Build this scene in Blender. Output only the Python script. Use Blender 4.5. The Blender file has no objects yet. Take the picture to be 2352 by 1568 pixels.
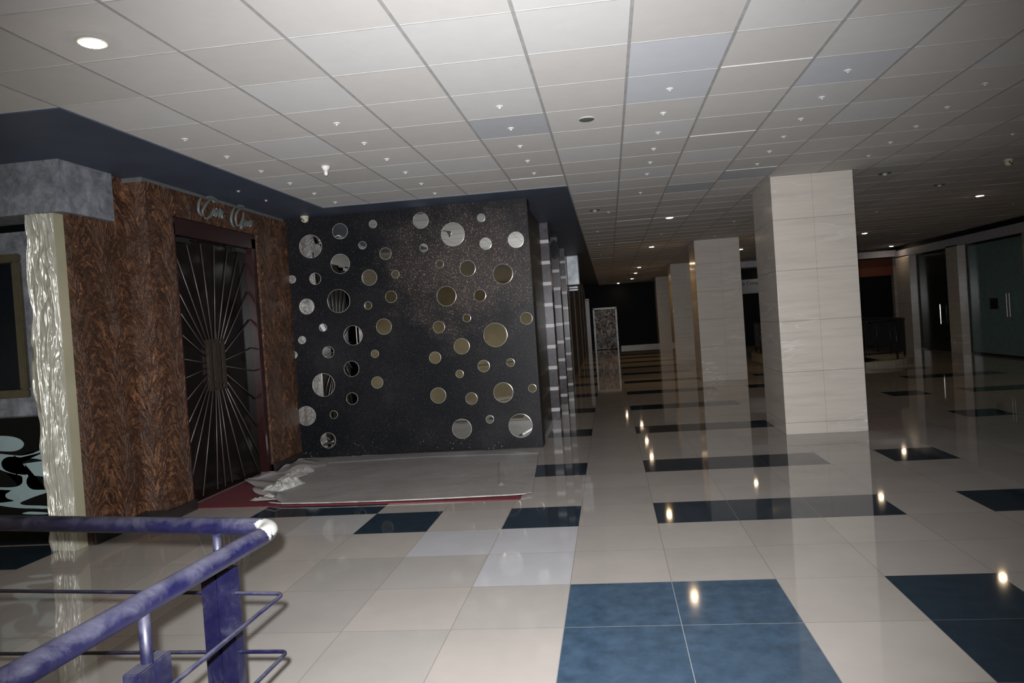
import bpy, bmesh, math, random
from mathutils import Vector, Matrix
PI = math.pi
random.seed(7)
C = bpy.context.scene.collection
scn = bpy.context.scene

# ------------------------------------------------------------------ camera
W, H = 2352, 1568
FPX, YAW, PITCH, ROLL, SX, SY, CAMZ = 1642.5, 0.1135, -0.0129, -0.0685, 36.94, -22.72, 1.5871
def axes():
    cy, sy, cp, sp, cr, sr = math.cos(YAW), math.sin(YAW), math.cos(PITCH), math.sin(PITCH), math.cos(ROLL), math.sin(ROLL)
    f = Vector((-sy*cp, cy*cp, sp)); r = Vector((cy, sy, 0)); u = r.cross(f)
    return cr*r + sr*u, -sr*r + cr*u, f
CR, CU, CF = axes()
cd = bpy.data.cameras.new('camera'); cam = bpy.data.objects.new('camera', cd); C.objects.link(cam)
cd.sensor_width = 36; cd.lens = FPX/W*36; cd.shift_x = -SX/W; cd.shift_y = SY/W; cd.clip_start = 0.02; cd.clip_end = 200
m = Matrix((CR, CU, -CF)).transposed().to_4x4(); m.translation = (0, 0, CAMZ); cam.matrix_world = m
scn.camera = cam

# ------------------------------------------------------------------ world, exposure, camera flash
w = bpy.data.worlds.new('world'); scn.world = w; w.use_nodes = True
w.node_tree.nodes['Background'].inputs[0].default_value = (0.55, 0.65, 0.85, 1)
w.node_tree.nodes['Background'].inputs[1].default_value = 0.004
scn.view_settings.view_transform = 'Standard'; scn.view_settings.look = 'None'
scn.view_settings.exposure = 0.0; scn.view_settings.gamma = 1.0; scn.view_settings.use_curve_mapping = False
fl_ = bpy.data.lights.new('camera_flash', 'SPOT'); flash = bpy.data.objects.new('camera_flash', fl_); C.objects.link(flash)
fl_.energy = 2480; fl_.spot_size = math.radians(92); fl_.spot_blend = 1.0; fl_.shadow_soft_size = 0.016; fl_.color = (0.97, 0.98, 1.0)
flash.location = (-0.03, -0.01, 1.655)
flash.rotation_euler = (CF + Vector((-0.012, 0, -0.055))).to_track_quat('-Z', 'Y').to_euler()
scn.cycles.use_denoising = True
scn.cycles.max_bounces = 8; scn.cycles.diffuse_bounces = 3; scn.cycles.glossy_bounces = 5
scn.cycles.sample_clamp_indirect = 4.0

# ------------------------------------------------------------------ pixel -> place helpers (2352x1568 frame)
CE = 3.1526
def ray(p):
    return CF + CR*((p[0]-W/2-SX)/FPX) - CU*((p[1]-H/2-SY)/FPX)
O = Vector((0, 0, CAMZ))
def atZ(p, z): v = ray(p); return O + v*((z-CAMZ)/v.z)
def atX(p, x): v = ray(p); return O + v*(x/v.x)
def atY(p, y): v = ray(p); return O + v*(y/v.y)

# ------------------------------------------------------------------ materials
class NT:
    def __init__(s, name):
        s.m = bpy.data.materials.new(name); s.m.use_nodes = True; s.t = s.m.node_tree
        s.b = s.t.nodes['Principled BSDF']
    def n(s, typ, **kw):
        nd = s.t.nodes.new(typ)
        for k, v in kw.items():
            if k.startswith('i_'):
                nd.inputs[k[2:].replace('_', ' ')].default_value = v
            else: setattr(nd, k, v)
        return nd
    def l(s, a, b): s.t.links.new(a, b)
    def math(s, op, a, b=None, c=None, clamp=False):
        nd = s.t.nodes.new('ShaderNodeMath'); nd.operation = op; nd.use_clamp = clamp
        for i, v in enumerate((a, b, c)):
            if v is None: continue
            if isinstance(v, (int, float)): nd.inputs[i].default_value = v
            else: s.l(v, nd.inputs[i])
        return nd.outputs[0]
    def obj(s, scale=(1, 1, 1), loc=(0, 0, 0), rot=(0, 0, 0)):
        g = s.t.nodes.new('ShaderNodeNewGeometry'); mp = s.t.nodes.new('ShaderNodeMapping')
        mp.inputs['Scale'].default_value = scale; mp.inputs['Location'].default_value = loc; mp.inputs['Rotation'].default_value = rot
        s.l(g.outputs['Position'], mp.inputs[0]); return mp.outputs[0]
    def xyz(s, v):
        sp = s.t.nodes.new('ShaderNodeSeparateXYZ'); s.l(v, sp.inputs[0]); return sp.outputs
    def noise(s, v, scale, detail=3, rough=0.5, dist=0.0):
        nd = s.n('ShaderNodeTexNoise'); nd.inputs['Scale'].default_value = scale; nd.inputs['Detail'].default_value = detail
        nd.inputs['Roughness'].default_value = rough; nd.inputs['Distortion'].default_value = dist
        s.l(v, nd.inputs['Vector']); return nd.outputs['Fac']
    def vor(s, v, scale, feature='F1', out='Distance'):
        nd = s.n('ShaderNodeTexVoronoi', feature=feature); nd.inputs['Scale'].default_value = scale
        s.l(v, nd.inputs['Vector']); return nd.outputs[out]
    def ramp(s, f, stops, interp='LINEAR'):
        nd = s.n('ShaderNodeValToRGB'); nd.color_ramp.interpolation = interp; e = nd.color_ramp.elements
        while len(e) < len(stops): e.new(0.5)
        for el, (p, c) in zip(e, stops):
            el.position = p; el.color = (c, c, c, 1) if isinstance(c, (int, float)) else (*c, 1)
        s.l(f, nd.inputs[0]); return nd.outputs[0]
    def mix(s, f, a, b, mode='MIX'):
        nd = s.n('ShaderNodeMix', data_type='RGBA', blend_type=mode)
        if isinstance(f, (int, float)): nd.inputs[0].default_value = f
        else: s.l(f, nd.inputs[0])
        for i, v in ((6, a), (7, b)):
            if isinstance(v, tuple): nd.inputs[i].default_value = (*v, 1)
            else: s.l(v, nd.inputs[i])
        return nd.outputs[2]
    def bump(s, h, strength=0.3, dist=0.01):
        nd = s.n('ShaderNodeBump'); nd.inputs['Strength'].default_value = strength; nd.inputs['Distance'].default_value = dist
        s.l(h, nd.inputs['Height']); s.l(nd.outputs[0], s.b.inputs['Normal'])
    def set(s, color=None, rough=None, metal=None, spec=None, **kw):
        for nm, v in (('Base Color', color), ('Roughness', rough), ('Metallic', metal), ('Specular IOR Level', spec)):
            if v is None: continue
            if isinstance(v, tuple): s.b.inputs[nm].default_value = (*v, 1)
            elif isinstance(v, (int, float)): s.b.inputs[nm].default_value = v
            else: s.l(v, s.b.inputs[nm])
        return s.m
def flat(name, color, rough=0.5, metal=0.0, spec=0.5, nscale=14, amt=0.12):
    """one colour with a little mottling"""
    t = NT(name); v = t.obj(); f = t.noise(v, nscale, 4)
    c2 = tuple(x*(1-amt) for x in color); c3 = tuple(min(1, x*(1+amt)) for x in color)
    return t.set(t.ramp(f, [(0.3, c2), (0.7, c3)]), rough, metal, spec)
def emit(name, color, strength):
    t = NT(name); t.b.inputs['Emission Color'].default_value = (*color, 1); t.b.inputs['Emission Strength'].default_value = strength
    return t.set((0.9, 0.9, 0.9), 0.4)

FX0, FY0, T = -0.3362, 4.2656, 0.6
def floor_mat(name, base, rough, grout, mott=0.06, nsc=2.0, spec=0.5):
    t = NT(name); v = t.obj(); x, y, z = t.xyz(v)
    fx = t.math('PINGPONG', t.math('SUBTRACT', x, FX0 - 60), T/2)
    fy = t.math('PINGPONG', t.math('SUBTRACT', y, FY0 - 60), T/2)
    d = t.math('MINIMUM', fx, fy)
    g = t.math('LESS_THAN', d, 0.0016)
    tid = t.n('ShaderNodeCombineXYZ')
    t.l(t.math('FLOOR', t.math('DIVIDE', t.math('SUBTRACT', x, FX0 - 60), T)), tid.inputs[0])
    t.l(t.math('FLOOR', t.math('DIVIDE', t.math('SUBTRACT', y, FY0 - 60), T)), tid.inputs[1])
    wn = t.n('ShaderNodeTexWhiteNoise', noise_dimensions='2D'); t.l(tid.outputs[0], wn.inputs['Vector'])
    f = t.noise(v, nsc, 6, 0.65)
    c = t.ramp(f, [(0.3, tuple(k*(1-mott) for k in base)), (0.7, tuple(k*(1+mott) for k in base))])
    c = t.mix(t.math('MULTIPLY', wn.outputs['Value'], 0.10), c, (0.0, 0.0, 0.0))
    c = t.mix(g, c, grout)
    sm = t.noise(v, 0.9, 4, 0.6)
    r = t.ramp(sm, [(0.3, rough*0.8), (0.75, rough*1.6)])
    return t.set(c, r, 0.0, spec)
M = {}
M['tile'] = floor_mat('beige_porcelain_tile', (0.40, 0.364, 0.333), 0.036, (0.20, 0.17, 0.14))
M['tile_warm'] = floor_mat('beige_porcelain_tile_older', (0.365, 0.342, 0.315), 0.045, (0.20, 0.17, 0.14))
M['tile_white'] = floor_mat('white_replacement_tile', (0.47, 0.462, 0.475), 0.045, (0.20, 0.18, 0.16))
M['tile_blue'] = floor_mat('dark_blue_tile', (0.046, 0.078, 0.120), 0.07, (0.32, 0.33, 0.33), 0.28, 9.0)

M['tile_blue_far_falloff'] = floor_mat('deep_blue_and_falloff_tile', (0.017, 0.031, 0.047), 0.045, (0.16, 0.16, 0.16), 0.2, 9.0)  # darker tile sort; the right near block uses it for flash falloff
M['tile_pale'] = floor_mat('pale_beige_tile', (0.425, 0.41, 0.40), 0.045, (0.20, 0.17, 0.14))

def ceiling_mat(name, c):
    t = NT(name); v = t.obj(); f = t.noise(v, 6, 5, 0.7); st = t.noise(v, 1.3, 3, 0.6)
    a = t.ramp(f, [(0.3, tuple(k*0.95 for k in c)), (0.7, c)])
    sp = t.ramp(t.noise(v, 34, 2, 0.8), [(0.735, 0.0), (0.77, 1.0)])
    a = t.mix(t.math('MULTIPLY', sp, 0.25), a, (0.2, 0.17, 0.13))
    return t.set(a, 0.9, 0, 0.2)
M['ceil'] = [ceiling_mat('ceiling_tile_cream', (0.615, 0.595, 0.575)), ceiling_mat('ceiling_tile_cream_b', (0.58, 0.56, 0.535)),
             ceiling_mat('ceiling_tile_cream_c', (0.64, 0.63, 0.62)), ceiling_mat('ceiling_tile_blueish', (0.575, 0.59, 0.625)),
             ceiling_mat('ceiling_tile_grey', (0.48, 0.49, 0.515))]
M['tbar'] = flat('ceiling_grid_metal', (0.38, 0.37, 0.36), 0.6)
M['tbar2'] = flat('ceiling_grid_metal_cross', (0.50, 0.49, 0.48), 0.5)
M['bluepaint'] = flat('slate_blue_ceiling_paint', (0.060, 0.078, 0.120), 0.55, nscale=3)

def marble_mat(name, base, depthpillar=True):
    t = NT(name); v = t.obj(); x, y, z = t.xyz(v)
    v2 = t.obj((0.8, 0.8, 9)); f = t.noise(v2, 1.6, 6, 0.6, 0.6)
    c = t.ramp(f, [(0.25, tuple(k*0.86 for k in base)), (0.5, base), (0.8, tuple(min(1, k*1.08) for k in base))])
    v3 = t.obj((0.35, 0.35, 3.2)); st = t.noise(v3, 2.3, 3, 0.5, 0.8)
    line = t.ramp(st, [(0.480, 0.0), (0.495, 1.0), (0.505, 1.0), (0.520, 0.0)])
    big = t.ramp(t.noise(v, 0.8, 2), [(0.45, 0.0), (0.6, 1.0)])
    c = t.mix(t.math('MULTIPLY', t.math('MULTIPLY', line, t.math('MULTIPLY', big, t.ramp(z, [(0.25, 1.0), (0.9, 0.4)]))), 0.62), c, (0.88, 0.86, 0.84))
    jz = t.math('LESS_THAN', t.math('PINGPONG', t.math('ADD', z, 60-0.0), 0.31), 0.0026)
    c = t.mix(t.math('MULTIPLY', jz, 0.7), c, (0.16, 0.12, 0.10))
    return t, c
t, c = marble_mat('beige_veined_marble', (0.53, 0.485, 0.435)); x, y, z = t.xyz(t.obj())
jx = t.math('LESS_THAN', t.math('ABSOLUTE', t.math('SUBTRACT', x, 2.54)), 0.0016)
c = t.mix(t.math('MULTIPLY', jx, 0.6), c, (0.16, 0.12, 0.10))
M['marble'] = t.set(c, 0.13, 0, 0.5)
t, c = marble_mat('brown_marble', (0.34, 0.30, 0.26)); M['marble2'] = t.set(c, 0.18, 0, 0.5)

# dusty black wall
t = NT('dusty_black_lacquer'); v = t.obj(); x, y, z = t.xyz(v)
cl = t.noise(v, 1.1, 4, 0.6)
c = t.ramp(cl, [(0.35, (0.004, 0.0055, 0.0075)), (0.58, (0.010, 0.0105, 0.0125)), (0.75, (0.022, 0.021, 0.022))])
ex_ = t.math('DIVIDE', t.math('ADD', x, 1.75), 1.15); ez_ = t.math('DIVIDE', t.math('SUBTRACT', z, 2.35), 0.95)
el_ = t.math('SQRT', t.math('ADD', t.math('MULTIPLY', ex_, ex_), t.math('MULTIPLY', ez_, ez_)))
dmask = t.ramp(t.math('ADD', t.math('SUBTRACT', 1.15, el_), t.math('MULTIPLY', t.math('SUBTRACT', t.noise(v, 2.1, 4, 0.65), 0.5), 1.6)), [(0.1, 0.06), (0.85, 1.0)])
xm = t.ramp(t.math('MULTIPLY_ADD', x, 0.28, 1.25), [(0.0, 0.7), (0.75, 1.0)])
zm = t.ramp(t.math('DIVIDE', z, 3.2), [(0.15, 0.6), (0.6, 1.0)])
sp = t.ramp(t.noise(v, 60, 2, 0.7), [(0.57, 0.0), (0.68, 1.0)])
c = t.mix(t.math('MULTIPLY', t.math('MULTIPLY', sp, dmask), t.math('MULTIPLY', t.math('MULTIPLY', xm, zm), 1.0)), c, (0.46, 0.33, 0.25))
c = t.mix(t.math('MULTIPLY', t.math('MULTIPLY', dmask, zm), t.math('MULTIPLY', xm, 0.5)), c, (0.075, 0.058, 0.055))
fine = t.ramp(t.noise(v, 120, 1, 0.5), [(0.70, 0.0), (0.74, 1.0)])
c = t.mix(t.math('MULTIPLY', fine, 0.25), c, (0.35, 0.35, 0.36))
low = t.ramp(z, [(0.02, 1.0), (0.32, 0.0)])
ws = t.ramp(t.vor(v, 26), [(0.10, 1.0), (0.16, 0.0)])
wn = t.ramp(t.noise(v, 3.2, 3, 0.7), [(0.50, 0.0), (0.60, 1.0)])
c = t.mix(t.math('MULTIPLY', t.math('MULTIPLY', ws, low), wn), c, (0.6, 0.6, 0.62))
M['black_wall'] = t.set(c, 0.4, 0, 0.13)

t = NT('silvered_mirror'); v = t.obj(); f = t.noise(v, 2.5, 4)
M['mirror'] = t.set((0.80, 0.82, 0.80), t.ramp(f, [(0.3, 0.005), (0.8, 0.02)]), 1.0)
M['mirror_edge'] = flat('mirror_cut_edge', (0.55, 0.55, 0.5), 0.2, 0.3)

# crushed bronze wall covering
t = NT('crushed_bronze_wallcovering'); v = t.obj()
x, y, z = t.xyz(v)
wp = t.noise(v, 2.4, 2, 0.5)
u = t.math('ADD', x, y)
fr_ = t.math('SUBTRACT', t.math('FRACT', t.math('ADD', t.math('DIVIDE', u, 0.40), t.math('MULTIPLY', wp, 0.5))), 0.5)
arc = t.math('ADD', z, t.math('ADD', t.math('MULTIPLY', t.math('MULTIPLY', fr_, fr_), 1.1), t.math('MULTIPLY', t.noise(v, 5, 3, 0.6), 0.34)))
cv = t.n('ShaderNodeCombineXYZ'); t.l(t.math('MULTIPLY', u, 10.0), cv.inputs[0]); t.l(t.math('MULTIPLY', arc, 25.0), cv.inputs[1])
h1 = t.noise(cv.outputs[0], 1.0, 4, 0.62, 1.1)
cv2 = t.n('ShaderNodeCombineXYZ'); t.l(t.math('MULTIPLY', t.math('ADD', u, t.math('MULTIPLY', z, 0.7)), 22.0), cv2.inputs[0]); t.l(t.math('MULTIPLY', arc, 11.0), cv2.inputs[1])
h2 = t.noise(cv2.outputs[0], 1.0, 4, 0.6, 0.4)
h3 = t.noise(v, 55, 3, 0.6)
hgt = t.math('ADD', t.math('MULTIPLY', h1, 0.62), t.math('ADD', t.math('MULTIPLY', h2, 0.28), t.math('MULTIPLY', h3, 0.14)))
big = t.noise(t.obj((1, 1, 0.8), (4, 0, 0)), 2.6, 3, 0.6)
c = t.ramp(hgt, [(0.38, (0.024, 0.010, 0.0055)), (0.50, (0.060, 0.027, 0.015)), (0.57, (0.155, 0.070, 0.035)), (0.67, (0.35, 0.165, 0.078))])
c = t.mix(t.ramp(big, [(0.40, 0.0), (0.62, 0.55)]), c, (0.045, 0.024, 0.016))
t.bump(hgt, 0.8, 0.04)
M['bronze'] = t.set(c, 0.42, 0.0, 0.4)

M['maroon'] = flat('dark_maroon_varnish', (0.022, 0.006, 0.006), 0.3)
t = NT('tinted_door_glass'); v = t.obj(); M['door_glass'] = t.set(t.ramp(t.noise(v, 3, 4), [(0.3, (0.006, 0.004, 0.004)), (0.8, (0.014, 0.009, 0.009))]), 0.12, 0, 0.15)
M['rod'] = flat('dull_steel_rod', (0.12, 0.10, 0.095), 0.4, 0.5)
M['brass'] = flat('dark_brass', (0.045, 0.032, 0.022), 0.4, 0.5)
M['letters'] = flat('brushed_grey_metal_letters', (0.13, 0.14, 0.135), 0.45, 0.1)
M['baseboard'] = flat('black_marble_skirting', (0.022, 0.018, 0.017), 0.25)
M['red'] = flat('red_carpet', (0.125, 0.012, 0.018), 0.95, nscale=60, amt=0.3)

t = NT('grey_stucco'); v = t.obj(); f = t.noise(v, 9, 6, 0.7, 0.6); t.bump(t.noise(v, 22, 5, 0.7, 0.5), 0.5, 0.01)
M['stucco'] = t.set(t.ramp(f, [(0.32, (0.10, 0.11, 0.125)), (0.5, (0.19, 0.20, 0.225)), (0.68, (0.30, 0.315, 0.35))]), 0.75)
t = NT('pearl_cream_lacquer'); v = t.obj((1, 1, 0.2)); f = t.noise(v, 20, 3)
M['pearl'] = t.set(t.ramp(f, [(0.3, (0.46, 0.45, 0.37)), (0.7, (0.56, 0.55, 0.48))]), 0.30, 0.25, 0.7)
M['cream'] = flat('cream_paint', (0.40, 0.375, 0.26), 0.5, nscale=4, amt=0.06)
M['gold'] = flat('aged_gold_frame', (0.13, 0.115, 0.075), 0.45, 0.5)
M['darkglass'] = flat('dark_shop_glass', (0.006, 0.009, 0.014), 0.12, 0, 0.2)
M['black_gloss'] = flat('black_gloss_panel', (0.004, 0.005, 0.006), 0.2, 0, 0.15)
M['swirl'] = flat('pale_teal_inlay', (0.30, 0.41, 0.43), 0.35, amt=0.04)

# granite with white bands
def granite(name, base, period, z0, bw, bandcol, rough):
    t = NT(name); v = t.obj(); x, y, z = t.xyz(v)
    f = t.noise(v, 12, 6, 0.7, 0.7)
    c = t.ramp(f, [(0.35, tuple(k*0.55 for k in base)), (0.6, base), (0.78, tuple(k*1.9 for k in base))])
    r = t.math('MODULO', t.math('ADD', z, 6*period - z0 + bw/2), period)
    b = t.math('LESS_THAN', r, bw)
    return t.set(t.mix(b, c, bandcol), rough)
M['granite'] = granite('dark_granite_with_white_bands', (0.085, 0.075, 0.085), 0.335, 0.17, 0.055, (0.52, 0.50, 0.49), 0.18)
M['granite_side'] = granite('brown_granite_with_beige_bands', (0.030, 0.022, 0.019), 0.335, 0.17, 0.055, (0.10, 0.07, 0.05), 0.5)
M['brownwall'] = flat('dark_brown_timber', (0.034, 0.023, 0.017), 0.45, 0, 0.3, nscale=5, amt=0.3)
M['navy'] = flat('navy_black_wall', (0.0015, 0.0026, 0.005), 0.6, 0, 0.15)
M['lightskirt'] = flat('pale_skirting', (0.30, 0.27, 0.23), 0.3)
t = NT('worn_silver_sheet'); v = t.obj(); f = t.noise(v, 5, 5, 0.65)
M['silver'] = t.set(t.ramp(f, [(0.3, (0.20, 0.22, 0.24)), (0.7, (0.50, 0.52, 0.55))]), 0.4, 0.35)
t = NT('crinkled_foil_wrap'); v = t.obj((1, 1, 0.6)); f = t.noise(v, 9, 5, 0.7, 1.2)
t.bump(t.noise(v, 16, 6, 0.75, 1.5), 1.0, 0.05)
M['foil'] = t.set(t.ramp(f, [(0.38, (0.05, 0.05, 0.055)), (0.52, (0.55, 0.55, 0.6)), (0.62, (1.0, 1.0, 1.0))]), 0.3, 0.4)

# railing paint: dust lies where the surface faces up, primer shows at the worn bend
t = NT('worn_indigo_railing_paint'); v = t.obj(); g = t.n('ShaderNodeNewGeometry')
nz = t.xyz(g.outputs['Normal'])[2]; x, y, z = t.xyz(v)
n1 = t.noise(v, 9, 6, 0.7, 0.5); n2 = t.noise(v, 26, 5, 0.7)
base = t.ramp(n2, [(0.3, (0.003, 0.003, 0.015)), (0.7, (0.0055, 0.005, 0.026))])
dust = t.math('ADD', t.math('MULTIPLY', nz, 0.50), t.math('MULTIPLY', t.math('SUBTRACT', n1, 0.5), 1.5))
c = t.mix(t.ramp(dust, [(0.05, 0.0), (0.3, 0.35), (0.62, 0.85)]), base, (0.042, 0.041, 0.058))
dx = t.math('SUBTRACT', x, -1.06); dy = t.math('SUBTRACT', y, 2.10); dz = t.math('SUBTRACT', z, 1.03)
dd = t.math('SQRT', t.math('ADD', t.math('ADD', t.math('MULTIPLY', dx, dx), t.math('MULTIPLY', dy, dy)), t.math('MULTIPLY', t.math('MULTIPLY', dz, dz), 4.0)))
ch = t.math('SUBTRACT', t.math('MULTIPLY_ADD', n2, 0.19, -0.02), t.math('SUBTRACT', dd, 0.01))
c = t.mix(t.ramp(ch, [(0.0, 0.0), (0.01, 1.0)]), c, (0.27, 0.265, 0.245))
M['railpaint'] = t.set(c, t.ramp(n1, [(0.35, 0.28), (0.65, 0.6)]), 0, 0.5)

t = NT('dusty_plastic_sheet'); v = t.obj(); f = t.noise(v, 2.0, 5, 0.6); st = t.noise(t.obj((1, 6, 1), (0, 0, 0), (0, 0, 0.12)), 3, 4, 0.6)
c = t.ramp(f, [(0.3, (0.255, 0.235, 0.225)), (0.7, (0.33, 0.31, 0.298))]); c = t.mix(t.ramp(st, [(0.6, 0.0), (0.75, 0.35)]), c, (0.11, 0.10, 0.095))
t.bump(t.noise(v, 7, 5, 0.6, 0.8), 0.35, 0.015)
M['sheet'] = t.set(c, 0.5, 0, 0.5)
t = NT('pale_sheet_underside'); v = t.obj(); t.bump(t.noise(v, 14, 4, 0.6, 1.0), 0.6, 0.02)
M['sheet_pale'] = t.set(t.ramp(t.noise(v, 6, 3), [(0.35, (0.28, 0.27, 0.24)), (0.6, (0.46, 0.46, 0.44))]), 0.45)
M['white_plastic'] = flat('white_plastic', (0.72, 0.71, 0.66), 0.4)
M['dome_plastic'] = flat('yellowed_plastic', (0.50, 0.48, 0.36), 0.4)
M['black'] = flat('black_plastic', (0.01, 0.01, 0.01), 0.3)
M['grille'] = flat('grey_speaker_mesh', (0.10, 0.10, 0.09), 0.7, nscale=200, amt=0.5)
M['chrome'] = flat('polished_chrome', (0.75, 0.76, 0.78), 0.15, 0.9)
M['crystal'] = flat('small_glass_crystal', (0.55, 0.55, 0.58), 0.2, 0.3)
M['lamp'] = emit('lit_downlight_lens', (1.0, 0.78, 0.53), 75)
M['header'] = flat('white_painted_header', (0.36, 0.36, 0.42), 0.5)
M['teal_glass'] = flat('teal_tinted_glass', (0.13, 0.22, 0.235), 0.2, 0, 0.3)
M['green_glass'] = flat('dark_green_tinted_glass', (0.016, 0.024, 0.014), 0.22, 0, 0.3)
M['orange'] = flat('rust_orange_fascia', (0.13, 0.028, 0.009), 0.6)
M['signgrey'] = flat('pale_grey_sign_board', (0.30, 0.33, 0.38), 0.5)
M['ink'] = flat('black_sign_lettering', (0.01, 0.01, 0.015), 0.5)
M['iron'] = flat('black_iron', (0.010, 0.010, 0.012), 0.35)
M['curb'] = flat('cream_stone_curb', (0.30, 0.275, 0.22), 0.3)
M['backwall'] = flat('ochre_wall_paint', (0.55, 0.51, 0.38), 0.6, nscale=2)

# ------------------------------------------------------------------ mesh helpers
def obj(name, bm, mat, parent=None, smooth=False):
    me = bpy.data.meshes.new(name); bm.normal_update(); bm.to_mesh(me); bm.free()
    for mm in (mat if isinstance(mat, list) else [mat]): me.materials.append(mm)
    if smooth:
        for p in me.polygons: p.use_smooth = True
    o = bpy.data.objects.new(name, me); C.objects.link(o)
    if parent:
        q, loc = parent, Vector()
        while q: loc += q.location; q = q.parent
        me.transform(Matrix.Translation(-loc)); o.parent = parent
    return o
def tag(o, label=None, cat=None, group=None, kind=None):
    for k, v in (('label', label), ('category', cat), ('group', group), ('kind', kind)):
        if v: o[k] = v
    return o
def thing(name, label, cat, loc, group=None):
    o = bpy.data.objects.new(name, None); C.objects.link(o); o.location = loc; o.empty_display_size = 0.1
    return tag(o, label, cat, group)
def struct(name, bm, mat, parent=None, smooth=False):
    o = obj(name, bm, mat, parent, smooth)
    if not parent: o['kind'] = 'structure'
    return o
def box(bm, a, b, bevel=0.0, mi=0):
    x0, x1 = sorted((a[0], b[0])); y0, y1 = sorted((a[1], b[1])); z0, z1 = sorted((a[2], b[2]))
    tmp = bmesh.new()
    vs = [tmp.verts.new(p) for p in ((x0,y0,z0),(x1,y0,z0),(x1,y1,z0),(x0,y1,z0),(x0,y0,z1),(x1,y0,z1),(x1,y1,z1),(x0,y1,z1))]
    for f in ((0,3,2,1),(4,5,6,7),(0,1,5,4),(1,2,6,5),(2,3,7,6),(3,0,4,7)): tmp.faces.new([vs[i] for i in f]).material_index = mi
    if bevel: bmesh.ops.bevel(tmp, geom=list(tmp.edges), offset=bevel, segments=2, affect='EDGES', clamp_overlap=True)
    merge(bm, tmp, mi); return bm
def merge(bm, tmp, mi=None):
    mp_ = {}
    for v in tmp.verts: mp_[v] = bm.verts.new(v.co)
    for f in tmp.faces:
        try: nf = bm.faces.new([mp_[v] for v in f.verts]); nf.material_index = f.material_index if mi is None else mi
        except ValueError: pass
    tmp.free()
def B(*boxes, bevel=0.0):
    bm = bmesh.new()
    for a, b in boxes: box(bm, a, b, bevel)
    return bm
def tube(bm, pts, r, seg=10, rz=None, cap=True):
    pts = [Vector(p) for p in pts]; rings = []; n = len(pts)
    t0 = (pts[1]-pts[0]).normalized(); up = Vector((0, 0, 1)) if abs(t0.z) < 0.9 else Vector((1, 0, 0))
    nrm = t0.cross(up).normalized()
    for i, p in enumerate(pts):
        t_ = (pts[min(i+1, n-1)]-pts[max(i-1, 0)]).normalized()
        nrm = (nrm - t_*nrm.dot(t_)).normalized(); bn = t_.cross(nrm)
        rr = r[i] if isinstance(r, (list, tuple)) else r
        r2 = rr if rz is None else rz
        rings.append([bm.verts.new(p + nrm*math.cos(2*PI*k/seg)*rr + bn*math.sin(2*PI*k/seg)*r2) for k in range(seg)])
    for a, b in zip(rings, rings[1:]):
        for k in range(seg): bm.faces.new((a[k], a[(k+1) % seg], b[(k+1) % seg], b[k]))
    if cap: bm.faces.new(rings[0][::-1]); bm.faces.new(rings[-1])
    return bm
def rounded(pts, rad, n=8):
    """polyline with its inner corners rounded"""
    pts = [Vector(p) for p in pts]; out = [pts[0]]
    for a, b, c_ in zip(pts, pts[1:], pts[2:]):
        u = (a-b).normalized(); v = (c_-b).normalized(); p0 = b+u*rad; p1 = b+v*rad
        for i in range(n+1):
            s = i/n; out.append(p0*(1-s)**2 + b*2*s*(1-s) + p1*s*s)
    out.append(pts[-1]); return out
def lathe(bm, prof, c, seg=24, axis='Z'):
    """prof: (radius, height) pairs along the axis"""
    rings = []
    for r, h_ in prof:
        ring = []
        for k in range(seg):
            a = 2*PI*k/seg; ca, sa = math.cos(a)*max(r, 1e-5), math.sin(a)*max(r, 1e-5)
            d = Vector((ca, sa, h_)) if axis == 'Z' else Vector((ca, h_, sa))
            ring.append(bm.verts.new(Vector(c)+d))
        rings.append(ring)
    for a, b in zip(rings, rings[1:]):
        for k in range(seg): bm.faces.new((a[k], a[(k+1) % seg], b[(k+1) % seg], b[k]))
    bm.faces.new(rings[0][::-1]); bm.faces.new(rings[-1])
    bmesh.ops.recalc_face_normals(bm, faces=bm.faces)
    return bm
def noise1(x, seed=0):
    from mathutils import noise as N
    return N.noise(Vector((x, seed*7.3, 0.2)))
def copy_tree(o, parent=None):
    c_ = o.copy(); C.objects.link(c_)
    if parent: c_.parent = parent
    for ch in list(o.children): copy_tree(ch, c_)
    return c_

# ------------------------------------------------------------------ floor
blue = set()
for j in (2, 5, 9, 13, 17, 21, 25, 29, 33, 37, 41, 45):
    for i in (1, 2, 3): blue.add((i, j))
    if j != 2: blue.add((-1, j))
for ij in ((0,-1),(1,-1),(0,-2),(1,-2),(0,-3),(1,-3),(3,-1),(3,-2),(3,-3),(-1,2),(-3,2),(-4,3),(-5,3),(5,2),(5,5),(8,9),(8,13),(10,13),(11,13),
           (10,17),(11,17),(12,17),(10,20),(11,20),(5,17),(6,21),(8,5),(9,5),(-8,1),(-9,1),(-10,1),(-11,1),(5,9)): blue.add(ij)
white = {(-2,1),(-1,1),(-1,0),(-4,2)}
bm = bmesh.new(); grid = {}
def gv(i, j):
    if (i, j) not in grid: grid[i, j] = bm.verts.new((FX0+T*i, FY0+T*j, 0))
    return grid[i, j]
for i in range(-16, 22):
    for j in range(-21, 53):
        if 9 <= i <= 11 and 23 <= j <= 32: continue          # the open well inside the far railing
        f = bm.faces.new((gv(i, j), gv(i+1, j), gv(i+1, j+1), gv(i, j+1)))
        f.material_index = (1 if j < 0 and i < 2 else 4) if (i, j) in blue else 5 if (i, j) == (-4, 2) else 2 if (i, j) in white else 3 if (i < 0 and random.random() < 0.5 and j < 3) else 0  # right near blue block: flash falloff put into its darker tile colour
struct('floor', bm, [M['tile'], M['tile_blue'], M['tile_white'], M['tile_warm'], M['tile_blue_far_falloff'], M['tile_pale']])
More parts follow.
